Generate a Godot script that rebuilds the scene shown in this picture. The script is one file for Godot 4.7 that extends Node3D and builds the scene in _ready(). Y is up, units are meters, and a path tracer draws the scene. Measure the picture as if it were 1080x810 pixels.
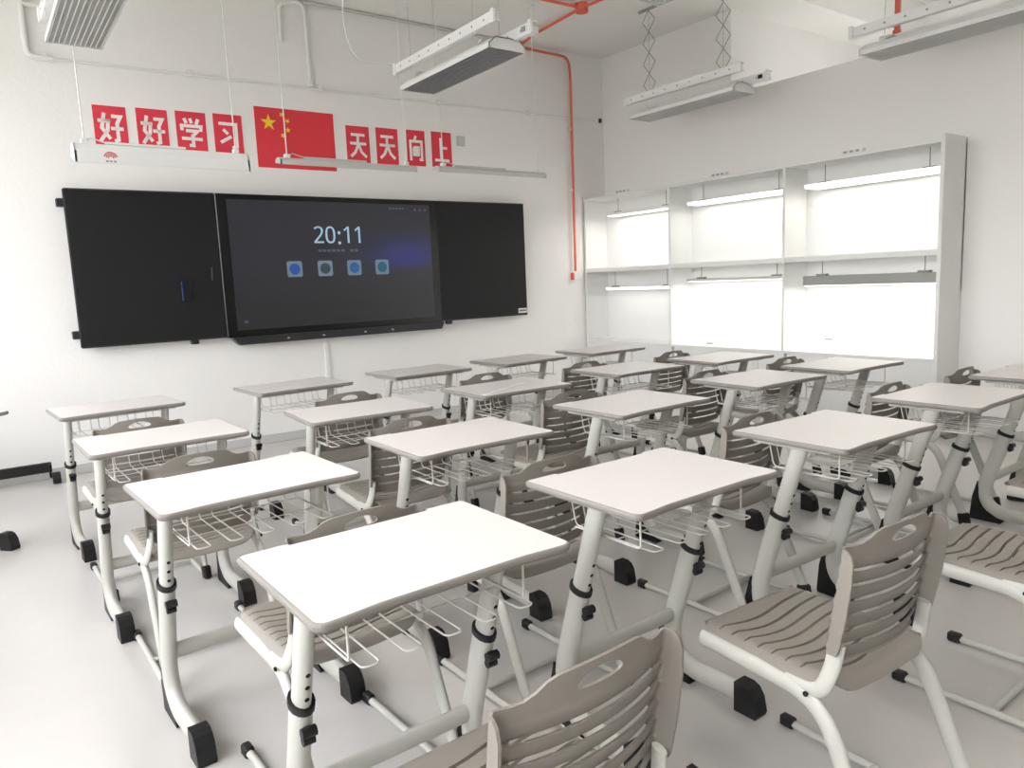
extends Node3D
# A classroom: rows of desks and chairs in front of a smart blackboard, lit display shelves on the right wall.
# x runs along the blackboard wall to the right, z from that wall into the room, y up; metres.

const ROOM_L := -1.25
const ROOM_R := 6.2
const ROOM_B := 12.5
const CEIL := 3.765
const CEIL2 := 4.15
const PART_H := 3.0        # the partition on the right ends here behind the column
const COL_Z := 1.76        # the column in the corner reaches this far
const STEP_Z := 2.24       # the ceiling steps up here
var M := {}
var taken := {}

# ------------------------------------------------------------------ helpers
func mat(c: Color, rough := 0.6, metal := 0.0, spec := 0.5) -> StandardMaterial3D:
	var m := StandardMaterial3D.new()
	m.albedo_color = c
	m.roughness = rough
	m.metallic = metal
	m.metallic_specular = spec
	return m

func noise_tex(seed_: int, freq: float, a: Color, b: Color, size := 512, oct := 4) -> NoiseTexture2D:
	var n := FastNoiseLite.new()
	n.seed = seed_
	n.frequency = freq
	n.fractal_octaves = oct
	var t := NoiseTexture2D.new()
	t.width = size
	t.height = size
	t.seamless = true
	t.noise = n
	var g := Gradient.new()
	g.set_color(0, a)
	g.set_color(1, b)
	t.color_ramp = g
	return t

func bump_tex(seed_: int, freq: float, strength := 2.0, size := 512) -> NoiseTexture2D:
	var n := FastNoiseLite.new()
	n.seed = seed_
	n.frequency = freq
	n.fractal_octaves = 3
	var t := NoiseTexture2D.new()
	t.width = size
	t.height = size
	t.seamless = true
	t.noise = n
	t.as_normal_map = true
	t.bump_strength = strength
	return t

func glow(c: Color, e: float) -> StandardMaterial3D:
	var m := mat(c, 0.5)
	m.emission_enabled = true
	m.emission = c
	m.emission_energy_multiplier = e
	return m

func begin() -> SurfaceTool:
	var st := SurfaceTool.new()
	st.begin(Mesh.PRIMITIVE_TRIANGLES)
	return st

func tri(st: SurfaceTool, a: Vector3, b: Vector3, c: Vector3, na: Vector3, nb: Vector3, nc: Vector3) -> void:
	var f := (b - a).cross(c - a)
	if f.length_squared() < 1e-16:
		return
	if f.dot(na + nb + nc) > 0.0:      # front faces run clockwise
		var t := b
		b = c
		c = t
		t = nb
		nb = nc
		nc = t
	st.set_normal(na)
	st.add_vertex(a)
	st.set_normal(nb)
	st.add_vertex(b)
	st.set_normal(nc)
	st.add_vertex(c)

func quad(st: SurfaceTool, a: Vector3, b: Vector3, c: Vector3, d: Vector3, n: Vector3) -> void:
	tri(st, a, b, c, n, n, n)
	tri(st, a, c, d, n, n, n)

# a box with small chamfers, centre c, half extents along the axes of basis b
func box(st: SurfaceTool, c: Vector3, size: Vector3, b := Basis.IDENTITY, ch := 0.0) -> void:
	var h := size * 0.5
	ch = minf(ch, minf(h.x, minf(h.y, h.z)) * 0.9)
	for ax in 3:
		var u := (ax + 1) % 3
		var v := (ax + 2) % 3
		for s in [-1.0, 1.0]:
			var pts := []
			for k in [[-1, -1], [1, -1], [1, 1], [-1, 1]]:
				var p := Vector3.ZERO
				p[ax] = s * h[ax]
				p[u] = k[0] * (h[u] - ch)
				p[v] = k[1] * (h[v] - ch)
				pts.append(c + b * p)
			var n := Vector3.ZERO
			n[ax] = s
			quad(st, pts[0], pts[1], pts[2], pts[3], b * n)
	if ch <= 0.0:
		return
	for ax in 3:
		var u := (ax + 1) % 3
		var v := (ax + 2) % 3
		for su in [-1.0, 1.0]:
			for sv in [-1.0, 1.0]:
				var p0 := Vector3.ZERO
				var p1 := Vector3.ZERO
				p0[u] = su * h[u]
				p0[v] = sv * (h[v] - ch)
				p1[u] = su * (h[u] - ch)
				p1[v] = sv * h[v]
				var n := Vector3.ZERO
				n[u] = su
				n[v] = sv
				n = (b * n).normalized()
				var e := Vector3.ZERO
				e[ax] = h[ax] - ch
				quad(st, c + b * (p0 - e), c + b * (p0 + e), c + b * (p1 + e), c + b * (p1 - e), n)
	for sx in [-1.0, 1.0]:
		for sy in [-1.0, 1.0]:
			for sz in [-1.0, 1.0]:
				var s := Vector3(sx, sy, sz)
				var p := Vector3(sx * (h.x - ch), sy * (h.y - ch), sz * (h.z - ch))
				var n := (b * s).normalized()
				tri(st, c + b * (p + Vector3(sx * ch, 0, 0)), c + b * (p + Vector3(0, sy * ch, 0)), c + b * (p + Vector3(0, 0, sz * ch)), n, n, n)

func box2(st: SurfaceTool, lo: Vector3, hi: Vector3, ch := 0.0) -> void:
	box(st, (lo + hi) * 0.5, (hi - lo).abs(), Basis.IDENTITY, ch)

# round corners of a polyline
func fillet(pts: Array, r: float, n := 5) -> Array:
	var out := [pts[0]]
	for i in range(1, pts.size() - 1):
		var p: Vector3 = pts[i]
		var a: Vector3 = pts[i - 1] - p
		var c: Vector3 = pts[i + 1] - p
		var q := minf(r, minf(a.length(), c.length()) * 0.49)
		var p0 := p + a.normalized() * q
		var p1 := p + c.normalized() * q
		for k in n + 1:
			var t := float(k) / n
			out.append(p0.lerp(p, t).lerp(p.lerp(p1, t), t))
	out.append(pts[-1])
	return out

# sweep an ellipse (ra along 'side', rb across) along a polyline
func sweep(st: SurfaceTool, pts: Array, ra: float, rb := -1.0, side := Vector3.ZERO, seg := 8, caps := true) -> void:
	if rb < 0.0:
		rb = ra
	var n := pts.size()
	var rings := []
	var norms := []
	var s := side
	if s == Vector3.ZERO:
		var d0: Vector3 = (pts[1] - pts[0]).normalized()
		s = d0.cross(Vector3.UP) if absf(d0.y) < 0.9 else d0.cross(Vector3.RIGHT)
	for i in n:
		var d: Vector3 = (pts[mini(i + 1, n - 1)] - pts[maxi(i - 1, 0)]).normalized()
		s = (s - d * s.dot(d)).normalized()
		var w := d.cross(s).normalized()
		var ring := []
		var nr := []
		for k in seg:
			var a := TAU * k / seg
			ring.append(pts[i] + s * (ra * cos(a)) + w * (rb * sin(a)))
			nr.append((s * (cos(a) / ra) + w * (sin(a) / rb)).normalized())
		rings.append(ring)
		norms.append(nr)
	for i in n - 1:
		for k in seg:
			var j := (k + 1) % seg
			tri(st, rings[i][k], rings[i][j], rings[i + 1][j], norms[i][k], norms[i][j], norms[i + 1][j])
			tri(st, rings[i][k], rings[i + 1][j], rings[i + 1][k], norms[i][k], norms[i + 1][j], norms[i + 1][k])
	if caps:
		for e in [0, n - 1]:
			var d: Vector3 = (pts[0] - pts[1]).normalized() if e == 0 else (pts[n - 1] - pts[n - 2]).normalized()
			for k in range(1, seg - 1):
				tri(st, rings[e][0], rings[e][k], rings[e][k + 1], d, d, d)

func cylinder(st: SurfaceTool, a: Vector3, b: Vector3, r: float, seg := 12) -> void:
	sweep(st, [a, b], r, r, Vector3.ZERO, seg)

# extrude a 2D polygon: f maps (u, v, w) to space, w from w0 to w1
func prism(st: SurfaceTool, poly: PackedVector2Array, w0: float, w1: float, b := Basis.IDENTITY, o := Vector3.ZERO) -> void:
	var idx := Geometry2D.triangulate_polygon(poly)
	for w in [[w0, -1.0], [w1, 1.0]]:
		var n: Vector3 = b * Vector3(0, 0, w[1] * signf(w1 - w0))
		for i in range(0, idx.size(), 3):
			var p := []
			for k in 3:
				var q: Vector2 = poly[idx[i + k]]
				p.append(o + b * Vector3(q.x, q.y, w[0]))
			tri(st, p[0], p[1], p[2], n, n, n)
	var cw := Geometry2D.is_polygon_clockwise(poly)
	for i in poly.size():
		var p := poly[i]
		var q := poly[(i + 1) % poly.size()]
		var d := (q - p).normalized()
		var n2 := Vector2(d.y, -d.x)
		if cw:
			n2 = -n2
		# is_polygon_clockwise works with y down: flip so that the normal leaves the polygon
		var mid := (p + q) * 0.5 + n2 * 1e-5
		if Geometry2D.is_point_in_polygon(mid, poly):
			n2 = -n2
		var n: Vector3 = b * Vector3(n2.x, n2.y, 0)
		quad(st, o + b * Vector3(p.x, p.y, w0), o + b * Vector3(q.x, q.y, w0), o + b * Vector3(q.x, q.y, w1), o + b * Vector3(p.x, p.y, w1), n)

# a plate cut from an outline with holes, bent by f(u, v), of thickness th
func plate(st: SurfaceTool, outline: PackedVector2Array, holes: Array, nx: int, ny: int, f: Callable, th: float) -> void:
	var lo := outline[0]
	var hi := outline[0]
	for p in outline:
		lo = lo.min(p)
		hi = hi.max(p)
	lo -= Vector2(0.0037, 0.0041)
	hi += Vector2(0.0039, 0.0043)
	var boxes := []
	for h in holes:
		var r := Rect2(h[0], Vector2.ZERO)
		for p in h:
			r = r.expand(p)
		boxes.append(r)
	var cs := Vector2((hi.x - lo.x) / nx, (hi.y - lo.y) / ny)
	for i in nx:
		for j in ny:
			var c0 := lo + Vector2(i * cs.x, j * cs.y)
			var c1 := c0 + cs
			var cell := PackedVector2Array([c0, Vector2(c1.x, c0.y), c1, Vector2(c0.x, c1.y)])
			var polys := Geometry2D.intersect_polygons(outline, cell)
			var rc := Rect2(c0, cs)
			for k in holes.size():
				if rc.intersects(boxes[k]):
					var nxt := []
					for p in polys:
						nxt.append_array(Geometry2D.clip_polygons(p, holes[k]))
					polys.assign(nxt)
			for p in polys:
				_plate_piece(st, p, c0, c1, f, th)

func _plate_piece(st: SurfaceTool, p: PackedVector2Array, c0: Vector2, c1: Vector2, f: Callable, th: float) -> void:
	var idx := Geometry2D.triangulate_polygon(p)
	if idx.is_empty():
		return
	var top := []
	var bot := []
	var nor := []
	for q in p:
		var m: Vector3 = f.call(q.x, q.y)
		var e := 0.0015
		var du: Vector3 = f.call(q.x + e, q.y) - f.call(q.x - e, q.y)
		var dv: Vector3 = f.call(q.x, q.y + e) - f.call(q.x, q.y - e)
		var n := du.cross(dv).normalized()
		top.append(m + n * th * 0.5)
		bot.append(m - n * th * 0.5)
		nor.append(n)
	for i in range(0, idx.size(), 3):
		var a := idx[i]
		var b := idx[i + 1]
		var c := idx[i + 2]
		tri(st, top[a], top[b], top[c], nor[a], nor[b], nor[c])
		tri(st, bot[a], bot[b], bot[c], -nor[a], -nor[b], -nor[c])
	var n := p.size()
	for i in n:
		var j := (i + 1) % n
		var a := p[i]
		var b := p[j]
		if (absf(a.x - b.x) < 1e-5 and (absf(a.x - c0.x) < 1e-5 or absf(a.x - c1.x) < 1e-5)) or (absf(a.y - b.y) < 1e-5 and (absf(a.y - c0.y) < 1e-5 or absf(a.y - c1.y) < 1e-5)):
			continue
		var d := (b - a).normalized()
		var o := Vector2(d.y, -d.x)
		if Geometry2D.is_point_in_polygon((a + b) * 0.5 + o * 2e-5, p):
			o = -o
		var m0: Vector3 = f.call(a.x, a.y)
		var m1: Vector3 = f.call(a.x + o.x * 0.002, a.y + o.y * 0.002)
		var wn := (m1 - m0).normalized()
		quad(st, top[i], top[j], bot[j], bot[i], wn)

func numbered(called: String) -> String:
	var k: int = taken.get(called, 0)
	taken[called] = k + 1
	return called if k == 0 else "%s_%03d" % [called, k]

func part(called: String, st: SurfaceTool, m: Material, parent: Node) -> MeshInstance3D:
	var o := MeshInstance3D.new()
	o.mesh = st.commit()
	o.material_override = m
	o.name = called
	o.cast_shadow = GeometryInstance3D.SHADOW_CASTING_SETTING_ON
	parent.add_child(o, true)
	return o

func thing(called: String, label: String, category: String, at := Vector3.ZERO, turn := 0.0, group := "") -> Node3D:
	var o := Node3D.new()
	o.name = numbered(called)
	add_child(o)
	o.position = at
	o.rotation.y = turn
	tag(o, label, category, group)
	return o

func solo(called: String, st: SurfaceTool, m: Material, label: String, category: String, group := "") -> MeshInstance3D:
	var o := part(numbered(called), st, m, self)
	tag(o, label, category, group)
	return o

func tag(o: Node, label: String, category: String, group := "") -> void:
	o.set_meta("label", label)
	o.set_meta("category", category)
	if group != "":
		o.set_meta("group", group)

func struct(called: String, st: SurfaceTool, m: Material, label: String, category: String) -> MeshInstance3D:
	var o := part(called, st, m, self)
	tag(o, label, category)
	o.set_meta("kind", "structure")
	return o

func copy(o: Node3D, called: String) -> Node3D:
	var c: Node3D = o.duplicate()
	c.name = numbered(called)
	add_child(c)
	return c

func rounded_rect(w: float, h: float, r: float, n := 5, c := Vector2.ZERO) -> PackedVector2Array:
	var out := PackedVector2Array()
	for q in [[1, 1, 0.0], [-1, 1, 90.0], [-1, -1, 180.0], [1, -1, 270.0]]:
		for k in n + 1:
			var a := deg_to_rad(q[2] + 90.0 * k / n)
			out.append(c + Vector2(q[0] * (w * 0.5 - r) + r * cos(a), q[1] * (h * 0.5 - r) + r * sin(a)))
	return out

# ------------------------------------------------------------------ light, camera
func stage() -> void:
	var cam := Camera3D.new()
	cam.name = "camera"
	add_child(cam)
	cam.position = Vector3(0.116, 1.3173, 6.3813)
	cam.rotation = Vector3(deg_to_rad(-7.957), deg_to_rad(-36.0), deg_to_rad(-2.417))
	cam.fov = 55.24
	cam.near = 0.05
	cam.current = true
	var sky_mat := ProceduralSkyMaterial.new()
	sky_mat.sky_top_color = Color(0.97, 0.98, 1.0)
	sky_mat.sky_horizon_color = Color(1.0, 0.995, 0.985)
	sky_mat.ground_bottom_color = Color(0.62, 0.62, 0.6)
	sky_mat.ground_horizon_color = Color(0.75, 0.75, 0.74)
	sky_mat.energy_multiplier = 1.0
	var sky := Sky.new()
	sky.sky_material = sky_mat
	var env := Environment.new()
	env.background_mode = Environment.BG_SKY
	env.sky = sky
	env.background_energy_multiplier = 9.0
	env.tonemap_mode = Environment.TONE_MAPPER_LINEAR
	env.tonemap_exposure = 1.06
	env.sdfgi_enabled = true
	env.ssao_enabled = true
	env.ssil_enabled = true
	var we := WorldEnvironment.new()
	we.name = "world_environment"
	we.environment = env
	add_child(we)

func materials() -> void:
	M.wall = mat(Color(0.95, 0.943, 0.932), 0.9)
	M.wall.normal_enabled = true
	M.wall.normal_texture = bump_tex(3, 0.06, 1.2)
	M.wall.normal_scale = 0.25
	M.wall.uv1_triplanar = true
	M.wall.uv1_world_triplanar = true
	M.wall.uv1_scale = Vector3(0.9, 0.9, 0.9)
	M.ceiling = mat(Color(0.94, 0.933, 0.92), 0.95)
	M.floor = mat(Color.WHITE, 0.32)
	M.floor.albedo_texture = noise_tex(11, 0.006, Color(0.775, 0.76, 0.745), Color(0.805, 0.79, 0.775), 512, 5)
	M.floor.uv1_triplanar = true
	M.floor.uv1_world_triplanar = true
	M.floor.uv1_scale = Vector3(0.35, 0.35, 0.35)
	M.base = mat(Color(0.78, 0.775, 0.765), 0.6)
	M.top = mat(Color.WHITE, 0.38)
	M.top.albedo_texture = noise_tex(5, 0.05, Color(0.865, 0.845, 0.832), Color(0.88, 0.86, 0.848), 256)
	M.top.uv1_triplanar = true
	M.top.uv1_scale = Vector3(4, 4, 4)
	M.edge = mat(Color(0.53, 0.51, 0.49), 0.5)
	M.steel = mat(Color(0.76, 0.755, 0.725), 0.42)
	M.wire = mat(Color(0.83, 0.82, 0.79), 0.4)
	M.black = mat(Color(0.055, 0.055, 0.06), 0.5)
	M.hole = mat(Color(0.05, 0.05, 0.05), 0.8)
	M.taupe = mat(Color(0.535, 0.51, 0.48), 0.45)
	M.taupe.normal_enabled = true
	M.taupe.normal_texture = bump_tex(21, 0.2, 1.0, 256)
	M.taupe.normal_scale = 0.15
	M.taupe.uv1_triplanar = true
	M.taupe.uv1_scale = Vector3(6, 6, 6)
	M.white = mat(Color(0.92, 0.92, 0.91), 0.5)
	M.white_metal = mat(Color(0.93, 0.93, 0.925), 0.35)
	M.board = mat(Color(0.12, 0.122, 0.13), 0.5, 0.0, 0.35)
	M.bezel = mat(Color(0.02, 0.02, 0.023), 0.25)
	M.tray = mat(Color(0.16, 0.165, 0.18), 0.4)
	M.red = mat(Color(0.89, 0.24, 0.31), 0.75)
	M.flag = mat(Color(0.89, 0.24, 0.28), 0.75)
	M.yellow = mat(Color(0.98, 0.82, 0.2), 0.7)
	M.paper = mat(Color(0.95, 0.93, 0.92), 0.8)
	M.pipe_red = mat(Color(0.89, 0.43, 0.34), 0.5)
	M.alu = mat(Color(0.86, 0.86, 0.85), 0.4, 0.25)
	M.dark_alu = mat(Color(0.66, 0.66, 0.67), 0.4, 0.25)
	M.grey = mat(Color(0.60, 0.605, 0.585), 0.5)
	M.pale_grey = mat(Color(0.79, 0.79, 0.77), 0.5)
	M.shelf = mat(Color(0.91, 0.91, 0.9), 0.55)
	M.glass = mat(Color(0.95, 0.98, 1.0, 0.06), 0.02)
	M.glass.transparency = BaseMaterial3D.TRANSPARENCY_ALPHA
	M.tube_on = glow(Color(1.0, 0.98, 0.95), 2.0)
	M.tube_off = mat(Color(0.95, 0.95, 0.93), 0.3)

# ------------------------------------------------------------------ the room
func room() -> void:
	var st := begin()
	box2(st, Vector3(ROOM_L - 0.2, -0.2, -0.2), Vector3(9.2, 0.0, ROOM_B + 0.2))
	struct("floor", st, M.floor, "pale grey seamless floor under the rows of desks", "floor")
	st = begin()
	box2(st, Vector3(ROOM_L - 0.2, 0.0, -0.2), Vector3(ROOM_R + 0.2, CEIL2 + 0.2, 0.0))
	struct("wall_front", st, M.wall, "white plastered wall behind the blackboard", "wall")
	st = begin()      # corner column, partition, and the space above the partition
	box2(st, Vector3(ROOM_R, 0.0, 0.0), Vector3(ROOM_R + 0.2, CEIL2 + 0.2, COL_Z))
	box2(st, Vector3(ROOM_R, 0.0, COL_Z), Vector3(ROOM_R + 0.2, PART_H, ROOM_B))
	box2(st, Vector3(ROOM_R + 0.2, 0.0, COL_Z - 0.2), Vector3(9.0, CEIL2, COL_Z))
	box2(st, Vector3(9.0, 0.0, COL_Z - 0.2), Vector3(9.2, 0.9, ROOM_B))      # far side of the corridor, with its long window
	box2(st, Vector3(9.0, 2.5, COL_Z - 0.2), Vector3(9.2, CEIL2 + 0.2, ROOM_B))
	box2(st, Vector3(9.0, 0.9, COL_Z - 0.2), Vector3(9.2, 2.5, 2.2))
	box2(st, Vector3(9.0, 0.9, 9.2), Vector3(9.2, 2.5, ROOM_B))
	struct("wall_right", st, M.wall, "white plastered wall behind the lit display shelves", "wall")
	st = begin()
	box2(st, Vector3(ROOM_L - 0.2, 0.0, ROOM_B), Vector3(9.2, CEIL2 + 0.2, ROOM_B + 0.2))
	struct("wall_back", st, M.wall, "white plastered wall at the rear of the classroom", "wall")
	st = begin()
	box2(st, Vector3(ROOM_L - 0.2, CEIL, 0.0), Vector3(9.2, CEIL2 + 0.2, STEP_Z))
	box2(st, Vector3(ROOM_L - 0.2, CEIL2, STEP_Z), Vector3(9.2, CEIL2 + 0.2, ROOM_B))
	struct("ceiling", st, M.ceiling, "off-white painted concrete ceiling above the hanging lamps", "ceiling")
	# left wall with four windows
	var wins := [[0.4, 2.7], [3.1, 5.4], [5.8, 7.4]]
	st = begin()
	var y0 := 0.8
	var y1 := 3.35
	box2(st, Vector3(ROOM_L - 0.2, 0, 0), Vector3(ROOM_L, y0, ROOM_B))
	box2(st, Vector3(ROOM_L - 0.2, y1, 0), Vector3(ROOM_L, CEIL2 + 0.2, ROOM_B))
	var zz := 0.0
	for w in wins:
		box2(st, Vector3(ROOM_L - 0.2, y0, zz), Vector3(ROOM_L, y1, w[0]))
		zz = w[1]
	box2(st, Vector3(ROOM_L - 0.2, y0, zz), Vector3(ROOM_L, y1, ROOM_B))
	struct("wall_left", st, M.wall, "white plastered wall with a row of tall windows", "wall")
	for i in wins.size():
		var w: Array = wins[i]
		st = begin()
		var x0 := ROOM_L - 0.13
		var x1 := ROOM_L - 0.07
		box2(st, Vector3(x0, y0, w[0]), Vector3(x1, y0 + 0.05, w[1]))
		box2(st, Vector3(x0, y1 - 0.05, w[0]), Vector3(x1, y1, w[1]))
		for z in [w[0] + 0.025, (w[0] + w[1]) * 0.5, w[1] - 0.025]:
			box2(st, Vector3(x0, y0 + 0.05, z - 0.025), Vector3(x1, y1 - 0.05, z + 0.025))
		var f := struct("window_%d" % (i + 1), st, M.white, "tall white framed window, number %s along the window wall from the blackboard" % ["one", "two", "three"][i], "window")
		for k in 2:
			var g := begin()
			var mid: float = (w[0] + w[1]) * 0.5
			var za: float = w[0] + 0.05 if k == 0 else mid + 0.025
			var zb: float = mid - 0.025 if k == 0 else w[1] - 0.05
			box2(g, Vector3(ROOM_L - 0.103, y0 + 0.05, za), Vector3(ROOM_L - 0.097, y1 - 0.05, zb))
			part("pane", g, M.glass, f)
	st = begin()
	for z in [2.225, 3.95, 5.7, 7.45, 9.175]:
		box2(st, Vector3(9.07, 0.95, z - 0.025), Vector3(9.13, 2.45, z + 0.025))
	for y in [0.925, 2.475]:
		box2(st, Vector3(9.07, y - 0.025, 2.2), Vector3(9.13, y + 0.025, 9.2))
	var cw := struct("window_4", st, M.white, "long white framed window of the corridor beyond the right wall", "window")
	for k in 4:
		var g := begin()
		box2(g, Vector3(9.097, 0.95, 2.25 + k * 1.74), Vector3(9.103, 2.45, 3.92 + k * 1.74))
		part("pane", g, M.glass, cw)
	# baseboards
	st = begin()
	box2(st, Vector3(ROOM_L, 0.0, 0.0), Vector3(5.83, 0.075, 0.012), 0.003)
	struct("baseboard_front", st, M.base, "low grey baseboard along the blackboard wall", "baseboard")
	st = begin()
	box2(st, Vector3(ROOM_R - 0.012, 0.0, 3.9), Vector3(ROOM_R, 0.075, ROOM_B), 0.003)
	struct("baseboard_right", st, M.base, "low grey baseboard along the wall past the display shelves", "baseboard")
	# conduits on the front wall
	st = begin()
	sweep(st, [Vector3(0.64, 3.03, 0.02), Vector3(3.3, 3.05, 0.02), Vector3(6.1, 3.075, 0.02)], 0.009)
	sweep(st, fillet([Vector3(0.64, CEIL, 0.022), Vector3(0.64, 3.03, 0.022), Vector3(0.8, 3.03, 0.022)], 0.06), 0.02)
	sweep(st, [Vector3(0.64, 3.38, 0.022), Vector3(1.1, 3.38, 0.022)], 0.02)
	for x in [0.75, 1.72, 2.8, 4.0, 5.1, 6.08]:
		box(st, Vector3(x, 3.04 + 0.007 * (x - 0.6), 0.02), Vector3(0.03, 0.05, 0.035), Basis.IDENTITY, 0.004)
	var wc := solo("wall_conduit", st, M.white, "thin grey conduit running along the wall above the slogan posters", "conduit")
	st = begin()
	box(st, Vector3(6.11, 3.078, 0.035), Vector3(0.035, 0.045, 0.04), Basis.IDENTITY, 0.004)
	part("end_box", st, M.tray, wc)
	st = begin()
	sweep(st, fillet([Vector3(2.48, 3.4, 0.022), Vector3(2.49, 3.7, 0.022), Vector3(2.6, CEIL - 0.03, 0.022), Vector3(2.69, CEIL - 0.03, 0.022), Vector3(2.71, 3.65, 0.022), Vector3(2.715, 3.1, 0.022)], 0.06), 0.017)
	box(st, Vector3(2.715, 3.09, 0.02), Vector3(0.045, 0.07, 0.035), Basis.IDENTITY, 0.005)
	solo("bent_conduit", st, M.white, "white conduit bent over at the ceiling above the red flag", "conduit")
	st = begin()
	sweep(st, [Vector3(2.7, CEIL - 0.015, 0.03), Vector3(5.0, CEIL - 0.015, 0.03)], 0.014)
	solo("ceiling_conduit", st, M.pale_grey, "grey conduit in the corner between ceiling and blackboard wall", "conduit")
	st = begin()
	box2(st, Vector3(2.66, 0.08, 0.0), Vector3(2.70, 0.94, 0.018), 0.003)
	solo("cable_trunking", st, M.white, "white cable trunking running down the wall below the smart board", "trunking")

# ------------------------------------------------------------------ desks
func top_outline(inset: float) -> PackedVector2Array:
	var w := 0.295 - inset
	var zf := -0.22 + inset      # far edge, towards the blackboard
	var r := maxf(0.016 - inset * 0.6, 0.005)
	var out := PackedVector2Array()
	var bez := func(c: Vector2, a0: float, rr: float) -> void:
		for k in 6:
			var a := deg_to_rad(a0 + 90.0 * k / 5.0)
			out.append(c + Vector2(cos(a), sin(a)) * rr)
	var rn := maxf(0.024 - inset * 0.6, 0.007)
	bez.call(Vector2(w - rn, 0.226 - inset - rn), 0.0, rn)
	out[out.size() - 1].y += 0.0
	for k in range(1, 16):      # the sitter's edge is hollowed between the corners
		var x := lerpf(w - rn, -(w - rn), k / 16.0)
		var t := clampf((w - rn - absf(x)) / 0.12, 0.0, 1.0)
		out.append(Vector2(x, 0.226 - inset - 0.010 * t * t * (3.0 - 2.0 * t)))
	bez.call(Vector2(-(w - rn), 0.226 - inset - rn), 90.0, rn)
	bez.call(Vector2(-(w - r), zf + r), 180.0, r)
	for p in [[-0.185, 0.0], [-0.178, 0.011], [0.178, 0.011], [0.185, 0.0]]:      # pen rest cut into the far edge
		out.append(Vector2(p[0], zf + p[1]))
	bez.call(Vector2(w - r, zf + r), 270.0, r)
	return out

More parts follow.
